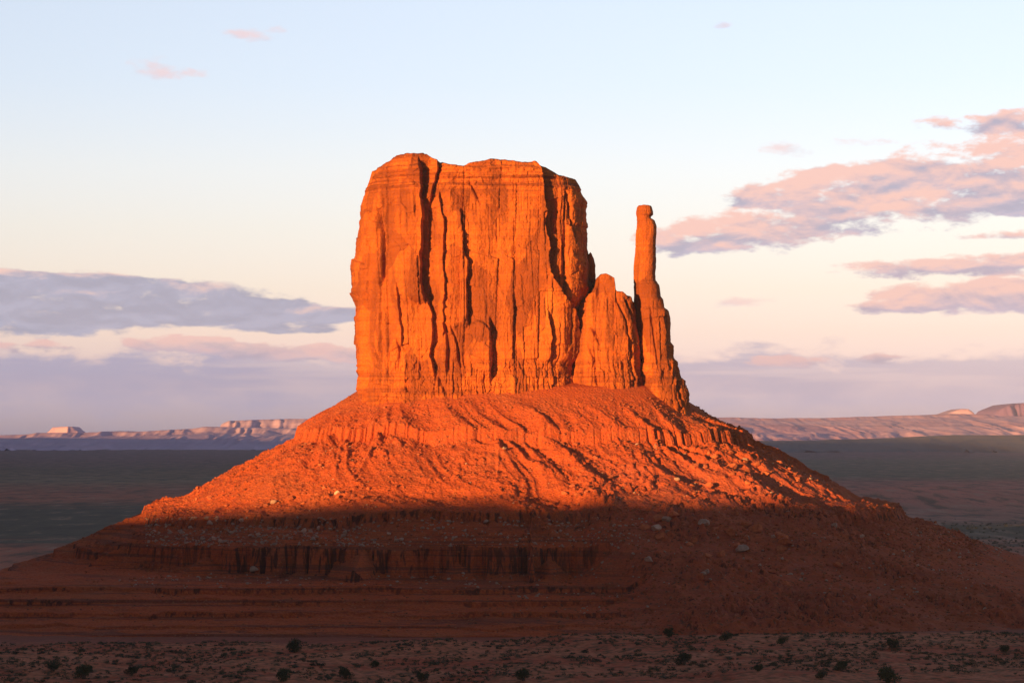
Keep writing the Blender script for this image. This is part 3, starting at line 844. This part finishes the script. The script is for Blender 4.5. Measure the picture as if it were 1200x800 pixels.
def build_boulders():
    r = np.random.default_rng(5)
    G = [  # window in the photo, count, size, pale share, label, group
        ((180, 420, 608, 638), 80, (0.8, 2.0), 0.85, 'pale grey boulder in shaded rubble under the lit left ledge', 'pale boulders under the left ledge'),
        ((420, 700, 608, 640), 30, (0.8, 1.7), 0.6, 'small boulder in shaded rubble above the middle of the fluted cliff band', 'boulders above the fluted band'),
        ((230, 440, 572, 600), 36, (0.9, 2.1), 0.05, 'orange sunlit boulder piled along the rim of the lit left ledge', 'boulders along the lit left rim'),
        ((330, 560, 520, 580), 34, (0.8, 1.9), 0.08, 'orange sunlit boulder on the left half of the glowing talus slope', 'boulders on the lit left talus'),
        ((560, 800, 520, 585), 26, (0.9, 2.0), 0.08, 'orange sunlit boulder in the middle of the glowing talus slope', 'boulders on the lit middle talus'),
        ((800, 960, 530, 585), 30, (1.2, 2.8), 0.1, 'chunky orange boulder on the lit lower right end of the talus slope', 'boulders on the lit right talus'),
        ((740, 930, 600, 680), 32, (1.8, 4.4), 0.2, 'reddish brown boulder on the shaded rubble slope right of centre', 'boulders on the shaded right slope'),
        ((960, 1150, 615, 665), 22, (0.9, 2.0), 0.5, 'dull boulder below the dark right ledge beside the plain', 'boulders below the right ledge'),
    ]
    for (win, n, sz, pale, lab, grp) in G:
        for p in pick(*win, n, r):
            s = 1.25 * (sz[0] + (sz[1] - sz[0]) * r.random() ** 2.0)
            put_boulder(p, s, r.random() < pale, lab, grp, r)
    for (u, v, s, pale, lab) in (
            (897, 556, 3.6, False, 'big blocky orange boulder near the right skyline of the lit talus'),
            (934, 562, 3.4, False, 'last big sunlit orange boulder at the right end of the lit talus'),
            (874, 540, 2.2, True, 'bright pale boulder just below the right skyline ledge'),
            (858, 548, 3.8, False, 'upright blocky orange boulder left of the bright pale one'),
            (815, 548, 3.6, False, 'rounded orange boulder in the middle of the lit right slope'),
            (855, 625, 4.2, False, 'tall upright boulder on the shaded slope right of centre'),
            (838, 622, 3.2, False, 'rounded boulder left of the tall upright one in the shade'),
            (775, 630, 3.8, False, 'broad red slab boulder at the left edge of the shaded rubble slope'),
            (297, 668, 3.2, True, 'large pale block fallen at the foot of the fluted cliff band'),
            (922, 686, 3.0, False, 'red boulder alone low on the shaded right slope'),
            (982, 664, 3.2, False, 'bright red block on the shaded lower right slope')):
        i = np.unravel_index(np.argmin((U_ - u) ** 2 + (V_ - v) ** 2 + (~FRONT_) * 1e6), U_.shape)
        put_boulder(TP_[i], s, pale, lab, None, r)
    # the rest of the rubble, past counting
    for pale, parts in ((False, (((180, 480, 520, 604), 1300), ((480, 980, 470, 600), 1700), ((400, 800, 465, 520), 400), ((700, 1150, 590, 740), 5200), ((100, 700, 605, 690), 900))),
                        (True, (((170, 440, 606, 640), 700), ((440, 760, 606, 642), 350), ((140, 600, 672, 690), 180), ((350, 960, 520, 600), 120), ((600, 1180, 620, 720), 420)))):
        vs, fs, off = [], [], 0
        shapes = [rock_shape(1, 300 + k) for k in range(8)]
        for win, n in parts:
            for p in pick(*win, n, r):
                v, f = shapes[int(r.integers(0, 8))]; s = 0.45 + 1.1 * r.random() ** 2.2
                a = r.uniform(0, 6.28); c, d = math.cos(a), math.sin(a)
                w = (v * s) @ np.array([[c, d, 0], [-d, c, 0], [0, 0, 1]]) + p + np.array([0, 0, s * 0.2])
                vs.append(w); fs.append(f + off); off += len(v)
        o = make_obj('rubble', np.concatenate(vs), np.concatenate(fs), M_ROCKP if pale else M_ROCK, smooth=False)
        tag(o, 'pale broken rubble strewn below the ledges' if pale else 'orange and red broken rubble strewn over the talus', 'rubble', None, 'stuff')


build_boulders()


# ------------------------------------------------------------------ junipers and scrub in the foreground
def leaf_cloud(r, blobs, n, leaf):
    V, Fc = [], []
    for k in range(n):
        bx, by, bz, br = blobs[int(r.integers(0, len(blobs)))]
        d = r.normal(size=3); d /= np.linalg.norm(d); d[2] = d[2] * 0.9 + 0.05
        p = np.array([bx, by, bz]) + d * br * r.uniform(0.55, 1.08)
        a = r.normal(size=3); a /= np.linalg.norm(a); b = np.cross(a, r.normal(size=3)); b /= np.linalg.norm(b)
        s = leaf * r.uniform(0.6, 1.3); i = len(V)
        V += [p - a * s, p + b * s * 0.55, p + a * s, p - b * s * 0.55]; Fc.append([i, i + 1, i + 2, i + 3])
    return np.array(V), np.array(Fc)


def juniper_meshes(seed):
    r = np.random.default_rng(seed)
    blobs = [(r.uniform(-.55, .55), r.uniform(-.55, .55), r.uniform(0.35, 1.1), r.uniform(0.32, 0.55)) for _ in range(10)] + [(0, 0, .6, .6)]
    v, f = leaf_cloud(r, blobs, 1500, 0.085)
    crown = make_obj('crown', v, f, M_LEAF, smooth=False)
    # trunk and limbs: tapered tubes
    V, Fc = [], []
    for k in range(6):
        a = k * 1.05 + r.uniform(0, .5); end = np.array([math.cos(a) * .5, math.sin(a) * .5, r.uniform(.8, 1.1)]) if k else np.array([0.05, 0, 1.1])
        base = np.array([0, 0, -0.1]); m = 6
        for j in range(4):
            t = j / 3; c = base + (end - base) * t + np.array([0, 0, 0.08 * math.sin(3 * t)]); rad = 0.09 * (1 - 0.75 * t)
            for q in range(m):
                V.append(c + np.array([math.cos(q * 6.283 / m), math.sin(q * 6.283 / m), 0]) * rad)
        b0 = len(V) - 4 * m
        for j in range(3):
            for q in range(m):
                Fc.append([b0 + j * m + q, b0 + j * m + (q + 1) % m, b0 + (j + 1) * m + (q + 1) % m, b0 + (j + 1) * m + q])
    trunk = make_obj('trunk', np.array(V), np.array(Fc), M_BARK)
    c, t = crown.data, trunk.data
    bpy.data.objects.remove(crown); bpy.data.objects.remove(trunk)
    return c, t


JUN = [juniper_meshes(40 + k) for k in range(4)]


def ground_at(u, v):
    """point of the near rise that lies in direction (u, v)"""
    ys = np.arange(1090, 700, -1.0); xs = (u - 600) / F * ys
    zs = ground_z(xs, ys); rows = VH - (zs - H) / ys * F
    k = int(np.argmin(np.abs(rows - v))); return xs[k], ys[k], zs[k]


def build_shrubs():
    r = np.random.default_rng(9)
    J = [(98, 795, 22, 'large dark juniper at the bottom left corner of the foreground'),
         (155, 790, 14, 'upright dark juniper right of the large corner one'),
         (63, 786, 15, 'wide low juniper at the far left of the foreground'),
         (346, 763, 19, 'green juniper on the crest of the left foreground rise'),
         (333, 797, 18, 'dark juniper on the bottom edge below the crest juniper'),
         (405, 794, 16, 'round dark juniper left of the centre on the bottom edge'),
         (439, 781, 11, 'small juniper standing between two bottom edge junipers left of centre'),
         (494, 798, 15, 'round dark juniper on the bottom edge just left of centre'),
         (613, 797, 18, 'wide low juniper on the bottom edge near the centre'),
         (784, 746, 15, 'small juniper on the crest of the rise right of centre'),
         (802, 778, 18, 'dark round juniper on the pale rise right of centre'),
         (851, 750, 13, 'low juniper at the crest right of the small crest juniper'),
         (917, 754, 12, 'dark juniper just under the crest of the right rise'),
         (986, 786, 16, 'pair-like spreading juniper on the right rise'),
         (1045, 759, 15, 'dark juniper high on the far right of the rise'),
         (1041, 800, 24, 'largest juniper on the right at the bottom edge'),
         (889, 786, 12, 'small round juniper on the open right rise'),
         (963, 794, 12, 'small juniper near the bottom edge right of centre'),
         (1178, 764, 11, 'tiny juniper near the right border of the foreground')]
    for (u, v, w, lab) in J:
        x, y, z = ground_at(u, min(v, 799)); s = w * y / F * 0.62
        t = thing('juniper', lab, 'shrub', (float(x), float(y), float(z) - 0.1), 'junipers on the foreground rise')
        c, tr = JUN[int(r.integers(0, 4))]
        for nm, me in (('crown', c), ('trunk', tr)):
            o = bpy.data.objects.new(nm, me); S.collection.objects.link(o); o.parent = t
            o.scale = (s, s, s * 0.9)
        t.rotation_euler = (0, 0, float(r.uniform(0, 6.28)))
    # sagebrush
    sage = []
    for k in range(5):
        rr = np.random.default_rng(70 + k)
        v, f = leaf_cloud(rr, [(rr.uniform(-.5, .5), rr.uniform(-.5, .5), rr.uniform(.1, .35), rr.uniform(.3, .5)) for _ in range(5)], 110, 0.16)
        sage.append((v, f))
    me = []
    for v, f in sage:
        o = make_obj('sagebrush', v, f, M_SAGE, smooth=False); me.append(o.data); bpy.data.objects.remove(o)
    for k in range(270):
        y = 905 + 175 * r.random() ** 1.3; x = r.uniform(-0.2, 0.2) * y
        s = r.uniform(1.1, 2.4)
        o = bpy.data.objects.new('sagebrush', me[int(r.integers(0, 5))]); S.collection.objects.link(o)
        o.location = (x, y, float(ground_z(np.array([x]), np.array([y]))[0]) - 0.05); o.scale = (s, s, s * 0.8); o.rotation_euler = (0, 0, float(r.uniform(0, 6.28)))
        tag(o, 'knee-high grey-brown sagebrush tuft dotted over the dusty foreground rise', 'sagebrush', 'sagebrush on the foreground rise')
    # smaller tufts past counting
    def tufts(name, pts, sizes, lab):
        vs, fs, off = [], [], 0
        for p, s in zip(pts, sizes):
            v, f = sage[int(r.integers(0, 5))]; m = 44
            i0 = int(r.integers(0, 60)); vv = v[i0 * 4:(i0 + m) * 4]; ff = np.arange(len(vv)).reshape(-1, 4)
            a = r.uniform(0, 6.28); c, d = math.cos(a), math.sin(a)
            vs.append((vv * s) @ np.array([[c, d, 0], [-d, c, 0], [0, 0, 1]]) + p); fs.append(ff + off); off += len(vv)
        o = make_obj(name, np.concatenate(vs), np.concatenate(fs), M_SAGE, smooth=False)
        tag(o, lab, 'scrub', None, 'stuff')
    n = 7500
    y = 880 + 215 * r.random(n); x = r.uniform(-0.21, 0.21, n) * y
    keep = vn2(x / 14, y / 22, 99) + r.uniform(-.25, .25, n) > 0.45; x, y = x[keep], y[keep]
    tufts('scrub', np.stack([x, y, ground_z(x, y) - 0.05], -1), r.uniform(0.5, 1.7, len(x)), 'low scrub and dry tufts covering the foreground rise')
    P = np.concatenate([pick(700, 1195, 620, 745, 1500, r), pick(0, 700, 692, 750, 260, r)])
    tufts('scrub', P, r.uniform(0.4, 1.1, len(P)), 'sparse dark scrub on the lower slopes of the butte')
    # dark bushes on the plain on the right
    n = 900
    y = r.uniform(1900, 2700, n); x = r.uniform(0.12, 0.21, n) * y
    keep = vn2(x / 70, y / 120, 98) > 0.45; x, y = x[keep], y[keep]
    tufts('scrub', np.stack([x, y, ground_z(x, y) - 0.05], -1), r.uniform(1.2, 2.6, len(x)), 'dark bushes dotted over the plain right of the butte')


build_shrubs()


# ------------------------------------------------------------------ far tablelands
def far_mesa(name, crest, Y0, Yc, mat, label, base=0.0, cliff=0.3, gully=1.0, seed=0, Yb=None, dx=9.0, soft=1.0, cat='mesa'):
    """crest: skyline as (u, v) seen from the overlook, standing at distance Yc; its foot is at Y0"""
    us = np.array([c[0] for c in crest]); x0, x1 = xof(us.min(), Yc), xof(us.max(), Yc)
    xs = np.arange(x0, x1, dx); Yb = Yb or Yc + 900
    fy = np.concatenate([np.linspace(0, 1, 70), np.linspace(1.02, 1 + (Yb - Yc) / (Yc - Y0), 14)])
    FX, XX = np.meshgrid(fy, xs, indexing='ij')
    Y = Y0 + (Yc - Y0) * FX
    top = zof(ip(600 + XX / Yc * F, crest), Yc) - base
    spur = fbm(XX / 500, Y / 1400, 3, seed) * 0.10 + (ridged(XX / 150 + 0.5 * fbm(XX / 200, Y / 500, 2, seed + 3), Y / 2400, 4, seed + 1) - 0.7) * 0.60
    f2 = np.clip(FX + gully * spur * (1 - FX) * 1.2 + 0.02 * fbm(XX / 60, Y / 60, 2, seed + 5), 0, 1)
    low = 1 - cliff
    prof = np.where(f2 < 0.80, low * (f2 / 0.80) ** soft, np.where(f2 < 0.86, low + cliff * (f2 - 0.80) / 0.06, 1.0))
    tp = min(250, 0.12 * (x1 - x0)); endf = sst(x0, x0 + tp, XX) * (1 - sst(x1 - tp, x1, XX))
    back = 1 - sst(1 + 0.6 * (Yb - Yc) / (Yc - Y0), 1 + (Yb - Yc) / (Yc - Y0), FX)
    Z = base + (top * prof + 2.5 * fbm(XX / 120, Y / 300, 3, seed + 7) * np.clip(f2 * 4, 0, 1)) * endf * back - 4 * (1 - np.clip(f2 * 6, 0, 1)) - 3 * (1 - back)
    o = make_obj(name, np.stack([XX, Y, Z], -1).reshape(-1, 3), grid_faces(len(fy), len(xs)), mat, None, (float((x0 + x1) / 2), float(Yc), 0.0))
    tag(o, label, cat)
    return o


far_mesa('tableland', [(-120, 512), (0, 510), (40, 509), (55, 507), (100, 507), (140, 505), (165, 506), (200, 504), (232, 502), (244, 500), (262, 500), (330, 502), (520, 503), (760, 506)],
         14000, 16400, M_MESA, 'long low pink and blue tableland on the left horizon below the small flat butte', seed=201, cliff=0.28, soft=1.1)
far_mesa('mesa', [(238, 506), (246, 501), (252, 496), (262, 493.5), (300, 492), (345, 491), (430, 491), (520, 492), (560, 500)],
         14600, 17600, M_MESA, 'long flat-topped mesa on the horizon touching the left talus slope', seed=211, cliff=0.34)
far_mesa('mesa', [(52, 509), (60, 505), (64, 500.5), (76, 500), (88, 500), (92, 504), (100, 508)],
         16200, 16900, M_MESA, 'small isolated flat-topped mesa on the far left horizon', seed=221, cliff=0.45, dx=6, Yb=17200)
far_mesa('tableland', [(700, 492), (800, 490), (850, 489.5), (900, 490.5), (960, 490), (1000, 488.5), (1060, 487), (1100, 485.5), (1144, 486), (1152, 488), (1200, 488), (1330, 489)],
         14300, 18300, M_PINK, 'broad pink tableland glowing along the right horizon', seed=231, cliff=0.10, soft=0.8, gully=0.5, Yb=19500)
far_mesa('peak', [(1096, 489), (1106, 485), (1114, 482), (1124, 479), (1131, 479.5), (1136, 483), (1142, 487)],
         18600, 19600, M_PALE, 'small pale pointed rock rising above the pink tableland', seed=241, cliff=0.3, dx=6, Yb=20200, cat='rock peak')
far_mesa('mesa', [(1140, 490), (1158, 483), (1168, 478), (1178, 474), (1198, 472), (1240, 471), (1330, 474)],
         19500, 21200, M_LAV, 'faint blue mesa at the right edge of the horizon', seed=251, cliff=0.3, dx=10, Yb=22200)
far_mesa('hills', [(560, 517), (800, 517.5), (880, 516.5), (960, 516), (1040, 514), (1100, 511), (1140, 509.5), (1180, 510), (1330, 508)],
         12200, 13900, M_BLUE, 'low dark blue hills below the pink tableland', seed=261, cliff=0.05, dx=14)['kind'] = 'structure'


# ------------------------------------------------------------------ unseen mesa walls left of the view, shaped to shade butte foot and floor
def shade_ridge(name, spine, half, seed):
    P = np.array(spine, float); d = np.concatenate([[0], np.cumsum(np.hypot(*np.diff(P[:, :2], axis=0).T))])
    n = int(d[-1] / 12); s = np.linspace(0, d[-1], n)
    X, Y, Hh = (np.interp(s, d, P[:, i]) for i in range(3))
    tx, ty = np.gradient(X), np.gradient(Y); l = np.hypot(tx, ty); nx, ny = -ty / l, tx / l
    k = 9; sm = lambda a: np.convolve(np.pad(a, k, mode='edge'), np.ones(2 * k + 1) / (2 * k + 1), 'valid')
    nx, ny = sm(nx), sm(ny)
    rows = []
    for (o, hf) in ((-1.9, -0.02), (-1.5, .18), (-1.12, .45), (-1.06, .62), (-1.0, .97), (-.9, 1), (-.5, 1), (0, 1), (.5, 1), (.9, 1), (1.0, .97), (1.06, .62), (1.12, .45), (1.5, .18), (1.9, -.02)):
        w = half * o * (1 + 0.08 * fbm(s / 60, s * 0, 3, seed)) if abs(o) > .95 else half * o
        z = Hh * hf + (1.0 * fbm(s / 25, s * 0 + o, 4, seed + 1) if hf > 0.9 else 3 * fbm(s / 40, s * 0 + o, 3, seed + 2))
        rows.append(np.stack([X + nx * w, Y + ny * w, z], -1))
    G = np.array(rows)
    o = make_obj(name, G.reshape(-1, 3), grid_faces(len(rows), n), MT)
    tag(o, 'unseen red mesa wall shaped to shade the valley', kind='structure')


SA_, CA_ = math.sin(math.radians(SUN_AZ - 180)), math.cos(math.radians(SUN_AZ - 180))
def lw(l, w): return (l * SA_ + w * CA_, l * CA_ - w * SA_)


TAN = math.tan(math.radians(SUN_EL))
sp = []
LB = -300.0
for w, zt, l in ((-60, 8, 1000), (-250, 10, 1050), (-400, 40, 1150), (-560, 48, 1250), (-620, 50, 1260), (-655, 55, 1235), (-690, 52, 1180), (-725, 58, 1130), (-750, 53, 1100), (-780, 58, 1078), (-815, 54, 1070), (-850, 53, 1070), (-890, 47, 1072),
                 (-950, 46, 1080), (-1040, 40, 1105), (-1062, 40, 1110), (-1085, 60, 1500), (-1110, 30, 2500), (-1150, 30, 2800)):
    sp.append((*lw(LB, w), zt + TAN * (l - LB - 54)))
shade_ridge('hills', sp, 60, 401)  # mesa inferred from the shadow line on the butte, crest shaped to cast it
shade_ridge('hills', [(*lw(-300, -1120), 165), (-1140, 700, 190), (-1420, 2000, 275), (-1900, 4500, 400), (-2350, 6500, 520), (-2750, 8500, 400), (-3150, 10500, 255), (-3450, 12200, 245), (-3700, 13400, 205), (-4000, 14600, 150), (-4300, 16000, 100)], 110, 411)  # taller wall added out of view to keep the far plain in shade

# ------------------------------------------------------------------ haze
HAZE = 1.7e-5


def build_haze():
    x0, x1, y0, y1, z0, z1 = -10200, 10200, -2800, 23600, -40, 570
    v = [(x, y, z) for z in (z0, z1) for y in (y0, y1) for x in (x0, x1)]
    f = [(0, 2, 3, 1), (4, 5, 7, 6), (0, 1, 5, 4), (2, 6, 7, 3), (0, 4, 6, 2), (1, 3, 7, 5)]
    m = bpy.data.materials.new('haze'); m.use_nodes = True; N = NT(m.node_tree)
    pv = N.n('ShaderNodeVolumePrincipled'); out = N.n('ShaderNodeOutputMaterial'); N.t.links.new(pv.outputs[0], out.inputs['Volume'])
    pv.inputs['Color'].default_value = (0.74, 0.72, 1.0, 1); pv.inputs['Density'].default_value = HAZE
    pv.inputs['Anisotropy'].default_value = 0.0
    o = make_obj('haze', np.array(v, float), np.array(f), m, smooth=False)
    tag(o, 'thin bluish evening haze over the valley', kind='stuff')


build_haze()
